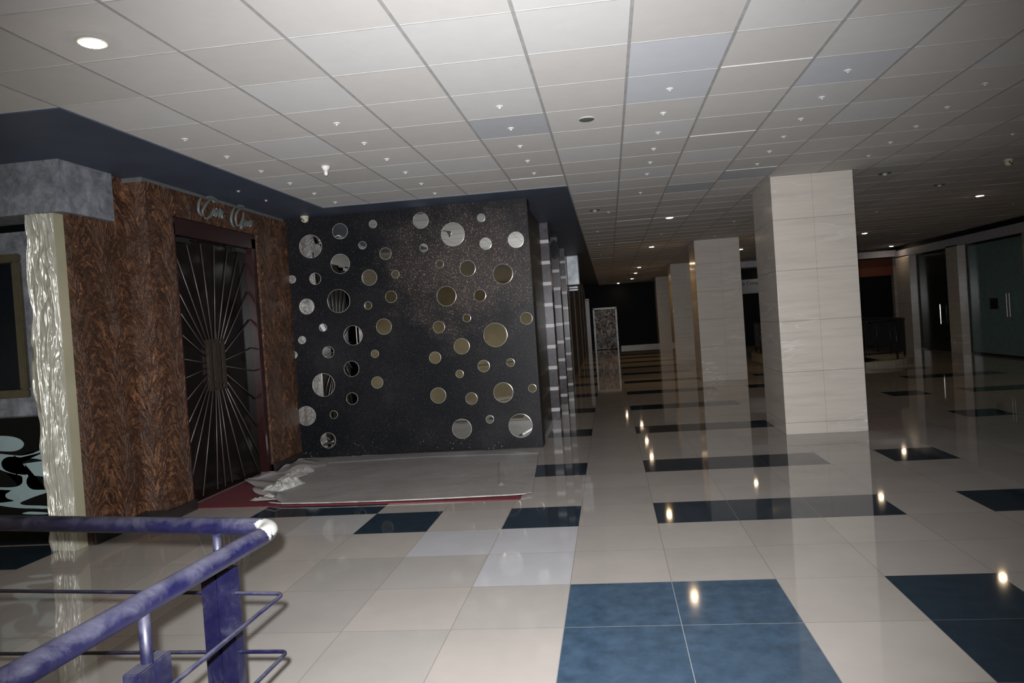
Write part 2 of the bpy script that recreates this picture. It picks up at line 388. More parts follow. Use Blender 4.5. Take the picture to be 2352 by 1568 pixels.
# walls of the floor well
wx0, wx1, wy0, wy1 = FX0+T*9, FX0+T*12, FY0+T*23, FY0+T*33
struct('trim_1', B(((wx0-.1, wy0-.1, -3), (wx0, wy1+.1, -0.01)), ((wx1, wy0-.1, -3), (wx1+.1, wy1+.1, -0.01)), ((wx0, wy0-.1, -3), (wx1, wy0, -0.01)), ((wx0, wy1, -3), (wx1, wy1+.1, -0.01)), ((wx0, wy0, -3.1), (wx1, wy1, -3))), M['navy'])

# ------------------------------------------------------------------ ceiling: lay-in tiles, grid bars, slate blue border
CX0, CY0 = -2.7779, 3.6188
bm = bmesh.new(); bars = bmesh.new()
special = {(5, 1): 3, (3, 3): 4, (5, 2): 3, (7, 2): 3, (6, 9): 4, (7, 8): 4, (4, 0): 2, (3, 0): 2}
def tiled(i, j):
    if i < -1: return False
    x = CX0+T*i; y = CY0+T*j
    if i < 4 and j >= 8: return False
    return True
for i in range(-12, 20):
    for j in range(-20, 53):
        left_front = i < -1 and j < 1
        if not (tiled(i, j) or left_front): continue
        x, y = CX0+T*i, CY0+T*j
        g_ = 0.010; zz = CE + 0.006 + (0.004 if random.random() < .06 else 0)
        v = [bm.verts.new(p) for p in ((x+g_, y+.005, zz), (x+g_, y+T-.005, zz), (x+T-g_, y+T-.005, zz), (x+T-g_, y+.005, zz))]
        bm.faces.new(v).material_index = special.get((i, j), random.choice((0, 0, 1, 2)))
ctile = struct('ceiling', bm, M['ceil'])
bm = bmesh.new()
for i in range(-12, 21):
    x = CX0+T*i
    y1 = CY0+T*53 if i >= 4 else CY0+T*8
    if i < -1: y1 = CY0+T*1
    box(bm, (x-.010, CY0-12, CE+.004), (x+.010, y1, CE+.012))
for j in range(-20, 54):
    y = CY0+T*j
    x0 = CX0-T*12 if j <= 1 else (CX0-T if j <= 8 else CX0+T*4)
    box(bm, (x0, y-.005, CE+.0045), (CX0+T*20, y+.005, CE+.011), mi=1)
obj('grid_bars', bm, [M['tbar'], M['tbar2']], ctile)
bx0, by1, bx1 = CX0-T, CY0+T*8, CX0+T*4
bm = B(((-10, CY0+T, CE-.004), (bx0-.005, 9.4, CE+.02)), ((bx0-.005, by1+.005, CE-.004), (bx1-.005, 9.4, CE+.02)), ((-1.2, 9.4, CE-.004), (bx1-.005, 35.4, CE+.02)))
struct('trim_2', bm, M['bluepaint'])
struct('trim_3', B(((-10.2, -8.6, CE+.03), (10.6, 36, CE+.2))), M['navy'])          # slab over the lay-in ceiling

# ------------------------------------------------------------------ walls
BWY = 8.97
struct('wall_back', B(((-4.6, BWY, 0), (-0.93, BWY+.3, CE))), M['black_wall'])
struct('wall_left', B(((-4.6, 5.42, 0), (-4.33, 6.1, CE)), ((-4.9, 6.1, 0), (-4.11, 6.5, CE-.045)), ((-4.9, 8.16, 0), (-4.11, BWY, CE-.045)), ((-4.9, 6.5, 2.85), (-4.11, 8.16, CE-.045))), M['bronze'])
struct('trim_9', B(((-4.9, 6.1, CE-.045), (-4.135, BWY, CE-.004))), M['letters'])
struct('baseboard_left', B(((-4.34, 5.42, 0), (-4.30, 6.1, .10)), ((-4.34, 6.07, 0), (-4.07, 6.50, .10)), ((-4.2, 8.16, 0), (-4.08, BWY, .10)), bevel=.004), M['baseboard'])
struct('wall_corridor', B(((-1.6, 9.27, 0), (-1.0, 11.3, CE))), M['granite_side'])
struct('wall_corridor_far', B(((-1.6, 11.3, 0), (-1.03, 35.2, CE))), M['brownwall'])
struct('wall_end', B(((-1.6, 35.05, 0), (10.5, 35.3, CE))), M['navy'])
struct('baseboard_end', B(((0.5, 35.02, 0), (9, 35.05, .14))), M['lightskirt'])
struct('wall_behind', B(((-10.2, -8.4, 0), (10.4, -8.2, CE))), M['backwall'])
struct('wall_far_left', B(((-10.2, -8.2, 0), (-10, 5.6, CE))), M['backwall'])
# right side wall: header, marble jambs, glass fronts
struct('wall_right', B(((9.1, -8.2, 2.83), (9.4, 24.0, CE)), ((9.1, -8.2, 0), (9.4, 12.0, 2.83)), ((9.1, 15.9, 0), (9.4, 16.85, 2.83))), M['marble2'])
struct('trim_4', B(((9.05, -8.2, 3.02), (9.10, 24.0, CE))), M['navy'])
struct('trim_5', B(((3.4, 23.6, 2.86), (9.4, 23.9, 3.06)), ((9.02, 16.0, 2.8), (9.10, 23.6, 3.02))), M['header'])
for n_, (y0_, y1_) in enumerate(((19.62, 20.25), (22.6, 23.6))):
    s_ = ('middle', 'far')[n_]
    tag(struct('pilaster' if n_ == 0 else 'pilaster', B(((9.02, y0_, 0), (9.4, y1_, 2.83))), M['marble']),
        ('marble clad wall pier between the two glass shopfronts on the right', 'marble clad corner pier beside the far dark glass shopfront')[n_], 'pilaster')
    bpy.data.objects[-1 if False else 0]
for o in C.objects:
    if o.name.startswith('pilaster') and 'kind' in o: del o['kind']
def shopfront(name, y0, y1, glass, n, label_handle):
    fr = struct(name, B(((9.22, y0, 2.76), (9.30, y1, 2.83)), ((9.22, y0, 0), (9.30, y1, .05)), ((9.22, y0, .05), (9.30, y0+.04, 2.76)), ((9.22, y1-.04, .05), (9.30, y1, 2.76))), M['iron'])
    for k in range(n):
        a = y0+.04+(y1-y0-.08)*k/n; b = y0+.04+(y1-y0-.08)*(k+1)/n
        obj('glass_pane', B(((9.25, a+.004, .05), (9.262, b-.004, 2.76))), glass, fr)
    return fr
w1 = shopfront('window_1', 16.85, 19.62, M['teal_glass'], 3, '')
w2 = shopfront('window_2', 20.25, 22.6, M['green_glass'], 3, '')
w3 = shopfront('window_3', 12.0, 15.9, M['teal_glass'], 4, '')
for yh in (17.62, 17.74):
    bm = bmesh.new(); tube(bm, [(9.17, yh, .95), (9.17, yh, 1.5)], .016, 8)
    for zz in (1.0, 1.42): tube(bm, [(9.17, yh, zz), (9.25, yh, zz)], .01, 8)
    obj('door_handle', bm, M['chrome'], w1)
bm = bmesh.new(); tube(bm, [(9.17, 21.1, .75), (9.17, 21.1, 1.3)], .014, 8)
for zz in (.82, 1.22): tube(bm, [(9.17, 21.1, zz), (9.25, 21.1, zz)], .01, 8)
obj('door_handle', bm, M['chrome'], w2)
obj('notice', B(((9.243, 18.25, 1.14), (9.249, 18.62, 1.40))), M['black'], w1)
# dim hall beyond the header
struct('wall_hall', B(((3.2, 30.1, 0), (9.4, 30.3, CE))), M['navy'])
struct('wall_right_far', B(((9.4, 23.6, 0), (9.6, 35.2, CE))), M['brownwall'])
o = tag(obj('shop_fascia', B(((7.5, 24.2, 2.30), (9.15, 24.3, 2.85)), bevel=.01), M['orange']), 'rust orange shop fascia board in the dark opening behind the nearest pillar', 'sign')
tag(obj('fascia_pier', B(((9.15, 24.15, 0), (9.39, 24.35, 2.86))), M['marble2']), 'dim narrow pier holding the right end of the rust orange fascia', 'pier')
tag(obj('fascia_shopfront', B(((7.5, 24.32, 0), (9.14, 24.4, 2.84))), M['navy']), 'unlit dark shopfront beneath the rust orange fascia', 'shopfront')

# ------------------------------------------------------------------ marble pillars
pil = [(2.06, 3.02, 9.02, 10.12, 'nearest and brightest square marble pillar on the glossy floor'),
       (1.99, 2.97, 16.3, 17.4, 'second square marble pillar down the hall'),
       (2.08, 3.0, 23.6, 24.7, 'third square marble pillar down the hall'),
       (2.10, 3.0, 31.2, 32.3, 'farthest square marble pillar beside the navy end wall')]
for x0, x1, y0, y1, lb in pil:
    tag(obj('pillar', B(((x0, y0, 0), (x1, y1, CE)), bevel=.004), M['marble']), lb, 'pillar', 'marble pillars in a line down the hall')

# granite pilasters along the corridor wall
for y0, lb in ((11.35, 'dark granite pilaster with white bands, nearest of the three'), (13.45, 'dark granite pilaster with white bands, middle of the three'), (15.65, 'dark granite pilaster with white bands, farthest of the three')):
    tag(obj('granite_pilaster', B(((-1.009, y0, 0), (-0.87, y0+.35, CE-.005)), bevel=.003), M['granite']), lb, 'pilaster', 'banded granite pilasters on the corridor wall')

# ------------------------------------------------------------------ mirror discs in the black wall
mir = [(275,470,97),(528,340,65),(810,278,34),(720,460,34),(918,532,51),(530,618,82),(1220,248,67),(1495,367,102),(1738,225,36),(1776,446,53),(2035,413,68),
 (1245,482,36),(1383,621,36),(1622,658,68),(1924,705,86),(117,752,34),(315,747,48),(779,737,66),(1003,708,35),(243,985,66),(516,938,97),(768,976,34),(966,901,51),
 (1440,896,85),(1727,890,52),(382,1165,34),(640,1232,80),(904,1157,67),(1375,1161,51),(1615,1084,37),(203,1272,40),(130,1400,38),(427,1376,47),(827,1390,35),(1571,1325,68),
 (1343,1423,52),(2125,1087,50),(1860,1228,103)]
mir = [(640+a/3.734, 440+b/3.734, r/3.734) for a, b, r in mir]
mir += [(640+a/3.734, 760+b/3.734, r/3.734) for a, b, r in ((627,323,64),(387,462,97),(847,441,51),(1553,367,36),(1370,552,68),(1655,578,52),(1928,526,85),(2177,490,36),
 (632,578,50),(240,727,78),(475,716,35),(1573,837,86),(1812,756,37),(2076,811,103),(427,937,66),(1760,300,48),(1990,270,37))]
cls = {}; ml = []
sizes = [(.05, 'smallest'), (.075, 'small'), (.1, 'medium sized'), (.125, 'large'), (.15, 'largest')]
for px_, py_, r in mir:
    P = atY((px_, py_), BWY); R_ = r/FPX*9.0
    k = min(range(5), key=lambda q: abs(sizes[q][0]-R_)); ml.append((P, k)); cls.setdefault(k, []).append(P.x)
ordn = ['leftmost', 'second from left', 'third from left', 'fourth from left', 'fifth from left', 'sixth from left', 'seventh from left', 'eighth from left', 'ninth from left', 'tenth from left',
        'eleventh from left', 'twelfth from left', 'thirteenth from left', 'fourteenth from left', 'fifteenth from left', 'sixteenth from left', 'seventeenth from left', 'eighteenth from left', 'nineteenth from left']
protos = {}
for P, k in ml:
    R_, nm = sizes[k]; rank = sorted(cls[k]).index(P.x)
    if k not in protos:
        th = thing('round_mirror', '', 'mirror', (P.x, BWY, P.z)); 
        bm = bmesh.new(); lathe(bm, [(R_, -.008), (R_, .004)], (P.x, BWY, P.z), 48, 'Y'); obj('mirror_glass', bm, M['mirror'], th)
        bm = bmesh.new()
        rings = []
        for r_, y_ in ((R_-.0005, .003), (R_-.0005, -.0095), (R_+.0025, -.009), (R_+.0025, .003)):
            rings.append([bm.verts.new((P.x+math.cos(2*PI*q/48)*r_, BWY+y_, P.z+math.sin(2*PI*q/48)*r_)) for q in range(48)])
        for a, b in zip(rings, rings[1:]+rings[:1]):
            for q in range(48): bm.faces.new((a[q], a[(q+1) % 48], b[(q+1) % 48], b[q]))
        bmesh.ops.recalc_face_normals(bm, faces=bm.faces)
        obj('rim', bm, M['mirror_edge'], th); protos[k] = th
    else:
        th = copy_tree(protos[k]); th.location = (P.x, BWY, P.z)
    tag(th, f'{nm} size round mirror on the black wall, {ordn[rank]} of its size', 'mirror', 'round mirrors on the black wall')

# ------------------------------------------------------------------ door with radiating rods
DX = -4.21
d1 = struct('door_1', B(((DX-.08, 6.5, 0), (-4.135, 6.56, 2.80)), ((DX-.08, 8.06, 0), (-4.135, 8.16, 2.80)), ((DX-.08, 6.5, 2.68), (-4.135, 8.16, 2.85)), ((DX-.06, 6.56, 0), (DX-.045, 8.06, 2.70)), bevel=.004), M['maroon'])
cy_ = 7.30
for a, b in ((6.56, cy_-.004), (cy_+.004, 8.06)):
    obj('glass_leaf', B(((DX-.03, a, .02), (DX-.012, b, 2.68)), bevel=.002), M['door_glass'], d1)
hub = atX((380+258/2.238, 480+800/2.24), DX); hy, hz = hub.y, hub.z
ends = [(45,215),(110,185),(180,180),(250,185),(320,195),(375,225),(425,280),(432,425),(440,568),(452,712),(460,830),(472,975),(485,1115),(495,1255),(480,1345),(410,1378),(345,1405),(310,1425),(270,1440),(195,1475),
        (135,1400),(118,1240),(107,1130),(98,1000),(85,878),(78,768),(68,630),(62,510),(55,400)]
hw, hh = 0.175, 0.24
for ex, ey in ends:
    P = atX((380+ex/2.238, 480+ey/2.24), DX); P.y = min(8.04, max(6.58, P.y)); P.z = min(2.67, max(.04, P.z))
    dy_, dz_ = P.y-hy, P.z-hz
    k = min(1/max(abs(dy_)/hw, 1e-6), 1/max(abs(dz_)/hh, 1e-6)); 
    bm = bmesh.new(); tube(bm, [(DX-.002, P.y, P.z), (DX-.002, hy+dy_*k*.95, hz+dz_*k*.95)], .0062, 8)
    obj('rod', bm, M['rod'], d1, True)
for s in (-1, 1):
    yc = hy + s*.085
    hd = obj('door_handle', B(((DX-.01, yc-.075, hz-.27), (DX+.03, yc-.055, hz+.27)), ((DX-.01, yc+.055, hz-.27), (DX+.03, yc+.075, hz+.27)), ((DX-.01, yc-.055, hz+.245), (DX+.03, yc+.055, hz+.27)), ((DX-.01, yc-.055, hz-.27), (DX+.03, yc+.055, hz-.245)), bevel=.003), M['brass'], d1)
    obj('handle_bracket', B(((DX-.01, yc-.055, hz+.17), (DX+.02, yc+.055, hz+.19)), ((DX-.01, yc-.055, hz-.19), (DX+.02, yc+.055, hz-.17))), M['brass'], hd)
# door closers
for y0_, y1_ in ((6.62, 6.85), (7.75, 8.0)):
    obj('door_closer', B(((DX-.01, y0_, 2.62), (DX+.04, y1_, 2.665)), ((DX+.0, (y0_+y1_)/2, 2.665), (DX+.03, (y0_+y1_)/2+.28 if y0_ < 7 else (y0_+y1_)/2-.28, 2.675)), bevel=.003), M['iron'], d1)

# ------------------------------------------------------------------ script sign over the door
sg = thing('wall_sign', 'grey metal script lettering over the dark double door on the bronze wall', 'sign', (-4.1, 7.6, 2.98))
def zp(x, y): return (380+x/7.84, 430+y/7.84)
strokes = [[[(700,170),(640,200),(605,270),(592,360),(600,440),(640,500),(680,515)], [(850,200),(770,255),(700,360),(665,440),(690,500)], [(745,178),(800,172),(870,195),(940,232)], [(845,240),(895,275)], [(905,380),(870,400),(820,500),(750,560),(700,550)]],
 [[(915,400),(880,470),(865,520)], [(905,395),(925,385)]],
 [[(965,400),(925,480),(900,535)], [(925,490),(975,410),(985,415),(960,540)]],
 [[(1030,410),(985,470),(965,535)], [(1070,430),(1020,470),(1015,540),(1040,545),(1075,495)]],
 [[(1295,330),(1230,390),(1190,500),(1185,600),(1215,690),(1260,715)], [(1375,370),(1300,430),(1262,550),(1285,690)], [(1405,440),(1395,560),(1340,670),(1280,690)], [(1300,325),(1380,335),(1415,360)]],
 [[(1450,580),(1400,600),(1360,680),(1395,700),(1450,590)], [(1440,620),(1405,700)], [(1350,690),(1360,730),(1390,752)]],
 [[(1490,600),(1455,650),(1430,700)]],
 [[(1540,580),(1500,650),(1470,700)], [(1500,650),(1560,590)]],
 [[(1590,600),(1545,640),(1520,700),(1545,690),(1560,650)]]]
for lt in strokes:
    bm = bmesh.new()
    for st in lt:
        P = [atX(zp(*q), -4.085) for q in st]
        # smooth the traced stroke
        Q = []
        for i in range(len(P)-1):
            p0, p1, p2, p3 = P[max(i-1, 0)], P[i], P[i+1], P[min(i+2, len(P)-1)]
            for s in (0, .25, .5, .75): Q.append(.5*((2*p1)+(p2-p0)*s+(2*p0-5*p1+4*p2-p3)*s*s+(3*p1-p0-3*p2+p3)*s**3))
        Q.append(P[-1]); n = len(Q)
        tube(bm, Q, [0.006+0.010*math.sin(PI*i/(n-1)) for i in range(n)], 8)
    obj('letter', bm, M['letters'], sg, True)

# ------------------------------------------------------------------ red carpet and the dusty sheet over it
bm = bmesh.new(); lo_v = [(-4.2, 6.52), (-.90, 6.35), (-.93, 8.3), (-3.3, 8.5), (-3.4, 8.95), (-4.2, 8.95)]
va_ = [bm.verts.new((x, y, 0)) for x, y in lo_v]; vb_ = [bm.verts.new((x, y, .008)) for x, y in lo_v]; bm.faces.new(va_[::-1]); bm.faces.new(vb_)
for k in range(6): bm.faces.new((va_[k], va_[(k+1) % 6], vb_[(k+1) % 6], vb_[k]))
tag(obj('carpet', bm, M['red']), 'red carpet in front of the double door, mostly under a grey sheet', 'carpet')
def fbm(x, y, s=0):
    from mathutils import noise as N
    return N.fractal(Vector((x, y, s)), 1.0, 2.0, 4)
sh = bmesh.new(); nx, ny = 150, 110; vs = []
fe = [atZ(p, .01) for p in ((596,1153),(650,1158),(760,1156),(880,1152),(1000,1147),(1100,1142),(1180,1138),(1222,1134))]
be = [atZ(p, .01) for p in ((640,1065),(682,1050),(780,1046),(880,1043),(1000,1038),(1100,1034),(1180,1034),(1238,1041))]
def lerp(L, u):
    q = u*(len(L)-1); i = min(int(q), len(L)-2); return L[i].lerp(L[i+1], q-i)
for i in range(nx+1):
    col = []
    u = i/nx
    for j in range(ny+1):
        v_ = j/ny
        p = lerp(fe, u).lerp(lerp(be, u), v_)
        if u < .12: p.x += (1-u/.12)*(-.24*math.sin(PI*min(1, max(0, (v_-.15)/.7)))+.06*math.sin(v_*23))
        z_ = .014 + .003*max(0, fbm(p.x*3, p.y*3))
        z_ += .05*math.exp(-((u-.14-.1*(v_-.5))/.035)**2)*max(0, math.sin(v_*9+1))**2 + .012*math.exp(-(v_/.01)**2)
        z_ += .035*math.exp(-(u/.09)**2)*(1+math.sin(v_*31+u*40))*.5
        rx = (p.x+1.25+0.16*(p.y-7.5)); 
        if 6.9 < p.y < 8.0: z_ += .022*math.exp(-(rx/.018)**2)
        z_ += .012*math.exp(-((p.y-8.55-.05*math.sin(p.x*2))/.02)**2)
        z_ += .02*math.exp(-((v_-.62-.9*(u-.1))/.03)**2)*(1 if u < .25 else 0)
        p.z = z_; p.y = min(p.y, 8.93)
        if p.y > 8.05: p.x = max(p.x, -4.06)
        col.append(sh.verts.new(p))
    vs.append(col)
for i in range(nx):
    for j in range(ny): sh.faces.new((vs[i][j], vs[i+1][j], vs[i+1][j+1], vs[i][j+1]))
st_ = thing('dust_sheet', 'dusty grey plastic sheet spread over the red carpet below the black wall', 'sheet', (-2.4, 7.6, 0))
so = obj('sheet_surface', sh, M['sheet'], st_, True)
md = so.modifiers.new('thick', 'SOLIDIFY'); md.thickness = .003; md.offset = -1
# crumpled fold at its near left corner
def crumple(name, pxs, hmax, seed, mat, n=15):
    bm = bmesh.new(); ctr = atZ(pxs[0], 0); rx_, ry_, ang = pxs[1]
    g = []
    for i in range(n+1):
        r = []
        for j in range(n+1):
            a, b = i/n*2-1, j/n*2-1
            d = max(0, 1-(a*a+b*b)**.5*.98)
            wx = a*rx_*(1+.25*fbm(a*2, b*2, seed)); wy = b*ry_*(1+.3*fbm(a*2+5, b*2, seed))
            x_ = wx*math.cos(ang)-wy*math.sin(ang); y_ = wx*math.sin(ang)+wy*math.cos(ang)
            h_ = hmax*(d**.6)*(.30+1.25*abs(fbm(a*1.5, b*1.9, seed+3)))+.018
            if a*a+b*b > 1: h_ = .018
            k = 1 if a*a+b*b <= 1 else 1/(a*a+b*b)**.5
            r.append(bm.verts.new((ctr.x+x_*k, ctr.y+y_*k, h_)))
        g.append(r)
    for i in range(n):
        for j in range(n): bm.faces.new((g[i][j], g[i+1][j], g[i+1][j+1], g[i][j+1]))
    return obj(name, bm, mat, st_)
o = crumple('crumpled_fold', ((656, 1122), (.13, .27, -.35)), .13, 1.3, M['sheet_pale']); o['label'] = 'crumpled pale fold'
crumple('crumpled_fold', ((680, 1096), (.10, .26, -.3)), .10, 4.1, M['sheet'])
crumple('crumpled_fold', ((614, 1150), (.17, .06, .1)), .05, 7.7, M['sheet'])
# pale hem along the front edge
bm = bmesh.new(); tube(bm, [lerp(fe, .06+.90*k/40)+Vector((0, -.012, .012)) for k in range(41)], .011, 6, rz=.006); obj('hem', bm, M['sheet_pale'], st_, True)

# ------------------------------------------------------------------ grey shop at the left edge
struct('trim_6', B(((-10, 5.28, 2.73), (-4.28, 5.9, CE))), M['stucco'])
struct('wall_front', B(((-10, 5.62, 1.08), (-5.55, 5.8, 2.66)), ((-4.98, 5.62, 1.08), (-4.34, 5.8, 2.66)), ((-5.55, 5.62, 1.08), (-4.98, 5.8, 1.28)), ((-5.55, 5.62, 2.42), (-4.98, 5.8, 2.66))), M['stucco'])
struct('lintel_shade_strip', B(((-10, 5.66, 2.66), (-4.6, 5.8, 2.73))), M['black_gloss'])  # black strip stands in for the shade beneath the lintel
w4 = struct('window_4', B(((-5.62, 5.57, 1.24), (-4.96, 5.62, 1.31)), ((-5.62, 5.57, 2.40), (-4.96, 5.62, 2.47)), ((-5.03, 5.57, 1.31), (-4.96, 5.62, 2.40)), ((-5.62, 5.57, 1.31), (-5.55, 5.62, 2.40)), bevel=.01), M['gold'])
obj('glass_pane', B(((-5.55, 5.66, 1.31), (-5.03, 5.68, 2.40))), M['darkglass'], w4)
cp = thing('counter_panel', 'black gloss panel with pale teal swirls under the grey wall', 'panel', (-6.5, 5.5, 0))
obj('panel', B(((-10, 5.50, 0), (-4.65, 5.60, 1.08)), bevel=.003), M['black_gloss'], cp)
def cz(x, y): return (x/3.92, 900+y/3.92)
swirls = [[(-120,420),(-40,398),(20,395),(100,400),(170,420),(208,450),(213,478),(195,505),(150,528),(90,535),(20,533),(-60,530),(-120,520)],
 [(-100,552),(0,556),(100,566),(190,572),(270,558),(330,535),(400,505),(420,610),(320,600),(220,592),(120,582),(60,588),(25,612),(12,645),(30,690),(80,720),(150,738),(245,742),(180,690),(170,670),(200,650),(280,635),(420,630),(420,752),(300,752),(255,762),(238,800),(250,845),(300,878),(420,880),(420,905),(330,935),(240,970),(180,1000),(230,1018),(420,1026),(420,1050),(300,1048),(180,1045),(60,1032),(-60,1012),(-100,1005),(-60,990),(60,990),(125,978),(70,960),(48,935),(62,905),(100,885),(20,880),(-100,868),(-100,852),(60,858),(150,850),(195,825),(203,790),(190,755),(110,735),(40,715),(-20,690),(-100,660)],
 [(200,1095),(240,1080),(300,1077),(420,1085),(420,1100),(300,1102)]]
for k, sw in enumerate(swirls):
    bm = bmesh.new(); P = [atY(cz(*q), 5.497) for q in sw]
    # smooth closed outline
    Q = []; n = len(P)
    for i in range(n):
        p0, p1, p2, p3 = P[i-1], P[i], P[(i+1) % n], P[(i+2) % n]
        for s in (0, .33, .66): Q.append(.5*((2*p1)+(p2-p0)*s+(2*p0-5*p1+4*p2-p3)*s*s+(3*p1-p0-3*p2+p3)*s**3))
    vv = [bm.verts.new((min(q.x, -4.67), 5.497, max(q.z, .12))) for q in Q]
    f = bm.faces.new(vv); bmesh.ops.triangulate(bm, faces=[f])
    ex = bmesh.ops.extrude_face_region(bm, geom=list(bm.faces)); bmesh.ops.translate(bm, verts=[v for v in ex['geom'] if isinstance(v, bmesh.types.BMVert)], vec=(0, .002, 0))
    bmesh.ops.recalc_face_normals(bm, faces=bm.faces)
    obj('swirl_inlay', bm, M['swirl'], cp)
# cream relief column
col_ = thing('relief_column', 'cream column with a wavy carved rope relief front', 'column', (-4.5, 5.36, 0))
X0, X1, YF = -4.64, -4.385, 5.30
obj('shaft', B(((X0+.03, YF+.015, 0), (X1, 5.42, 2.73))), M['cream'], col_)
bm = bmesh.new(); nx, nz = 72, 460; g = []
for j in range(nz+1):
    z_ = 2.728*j/nz; row = []
    lx = .022*math.sin(z_*3.1+.6)+.012*math.sin(z_*7.7)
    for i in range(nx+1):
        u = i/nx; x_ = X0+lx*(1-u) + (X1-.004-X0)*u
        warp = 1.7*fbm(u*.9, z_*.75, 2)+.55*fbm(u*1.6+3, z_*1.9, 5)+.8*math.sin(z_*1.9+u*1.5)
        ph = u*5.5+warp*1.25
        s1 = abs(math.sin(PI*ph)); s2 = abs(math.sin(PI*(u*13+warp*2.2+.3)))
        d = .024*s1**.8+.007*s2+.010*fbm(u*1.5, z_*3.5, 9)+.010*math.sin(z_*9+6*fbm(u*2, z_, 4))
        edge = min(1, u/.04, (1-u)/.02+.0)
        row.append(bm.verts.new((x_, YF+.014-(d+.004)*max(0, edge), z_)))
    g.append(row)
for j in range(nz):
    for i in range(nx): bm.faces.new((g[j][i], g[j][i+1], g[j+1][i+1], g[j+1][i]))
obj('rope_relief', bm, M['pearl'], col_, True)

# ------------------------------------------------------------------ indigo railing in the foreground
A_ = Vector((-1.075, 2.13, 1.0)); L_ = Vector((-3.2, 2.53, .985)); N_ = Vector((-1.195, .1, 1.0))
rl = thing('railing', 'worn indigo pipe railing turning a corner in the foreground', 'railing', (-1.1, 2.1, 0))
bm = bmesh.new(); tube(bm, rounded([L_, A_, N_], .085, 12), .0275, 28); obj('handrail', bm, M['railpaint'], rl, True)
for zl, zc, zn in ((.708, .790, .785), (.44, .607, .602)):
    bm = bmesh.new(); tube(bm, rounded([(-3.2, 2.525, zl), (-1.07, 2.128, zc), (-1.12, .1, zn)], .03, 8), .0062, 12); obj('rail_bar', bm, M['railpaint'], rl, True)
dirx = (L_-A_).normalized(); dirx.z = 0; dirx.normalize()
def post(c, d, label=None):
    d = Vector((d[0], d[1], 0)).normalized(); nrm_ = Vector((-d.y, d.x, 0)); bm = bmesh.new()
    for s in (-1, 1):
        q = Vector(c)+d*s*.0315
        tmp = B(((-.029, -.02, 0), (.029, .02, .868)), bevel=.003)
        R3 = Matrix(((d.x, nrm_.x, 0), (d.y, nrm_.y, 0), (0, 0, 1)))
        for v in tmp.verts: v.co = R3 @ v.co + Vector((q.x, q.y, 0))
        merge(bm, tmp)
    p_ = obj('post', bm, M['railpaint'], rl)
    bm = bmesh.new(); tube(bm, [(c[0], c[1], .80), (c[0], c[1], .985)], .0135, 14); obj('stub', bm, M['railpaint'], p_, True)
    return p_
pc = A_ + dirx*.235
post((pc.x, pc.y, 0), dirx)
post((-1.105, 1.52, 0), (0, 1, 0))

# ------------------------------------------------------------------ ceiling fittings
def spot_label(i, j): return ('leftmost', 'second', 'third', 'fourth', 'fifth', 'sixth', 'seventh')[i], ('nearest', 'second nearest', 'third nearest', 'fourth nearest', 'fifth nearest', 'sixth nearest', 'seventh nearest', 'eighth nearest')[j]
sp0 = None
def spot(x, y, lb, grp='small crystal ceiling spots', s=1.0):
    global sp0
    if sp0 is None:
        sp0 = thing('ceiling_spot', '', 'ceiling light', (x, y, CE))
        bm = bmesh.new(); lathe(bm, [(.027, 0), (.026, -.003), (.018, -.005), (.016, -.002)], (x, y, CE), 20); obj('trim_ring', bm, M['white_plastic'], sp0)
        bm = bmesh.new(); lathe(bm, [(.009, -.002), (.013, -.008), (.010, -.016), (.004, -.021)], (x, y, CE), 7); obj('crystal', bm, M['crystal'], sp0)
        th = sp0
    else:
        th = copy_tree(sp0); th.location = (x, y, CE)
    tag(th, lb, 'ceiling light', grp)
cols = [(-3.10, 6), (-1.90, 6), (-.68, 5), (.53, 6), (1.73, 6)]
for i, (x, n) in enumerate(cols):
    for j in range(n):
        a, b = spot_label(i, j); spot(x, 5.13+.6*j, f'small unlit crystal ceiling spot, {b} in the {a} row from the left')
for j in range(5):
    a, b = spot_label(5, j); spot(2.94, 5.8+.61*j, f'small unlit crystal ceiling spot, {b} in the {a} row from the left')
for j, (x, y) in enumerate(((4.17, 7.77), (4.15, 7.15))):
    spot(x, y, ('small unlit ceiling spot at the far right, farther of two', 'small unlit ceiling spot at the far right, nearer of two')[j])
spot(-3.71, 7.04, 'small unlit spot in the slate blue border, nearer of two'); spot(-3.71, 7.64, 'small unlit spot in the slate blue border, farther of two')
for j, (x, y) in enumerate(((.51, 9.33), (.1, 10.8), (-.1, 13.1), (1.14, 14.4), (2.36, 13.29), (2.35, 15.6), (-.1, 15.5), (-.1, 18.1), (4.93, 13.6), (7.5, 14.1))):
    lbs = ['just beyond the sixth row of spots', 'beside the end of the black wall', 'above the first banded pilaster', 'between the first two lit lamps of the corridor', 'left of the nearest pillar',
           'beyond the nearest pillar', 'above the farthest banded pilaster', 'above the metal box sign', 'right of the nearest pillar', 'near the right edge beyond the dome camera']
    spot(x, y, 'tiny unlit ceiling spot ' + lbs[j], 'scattered far ceiling spots')
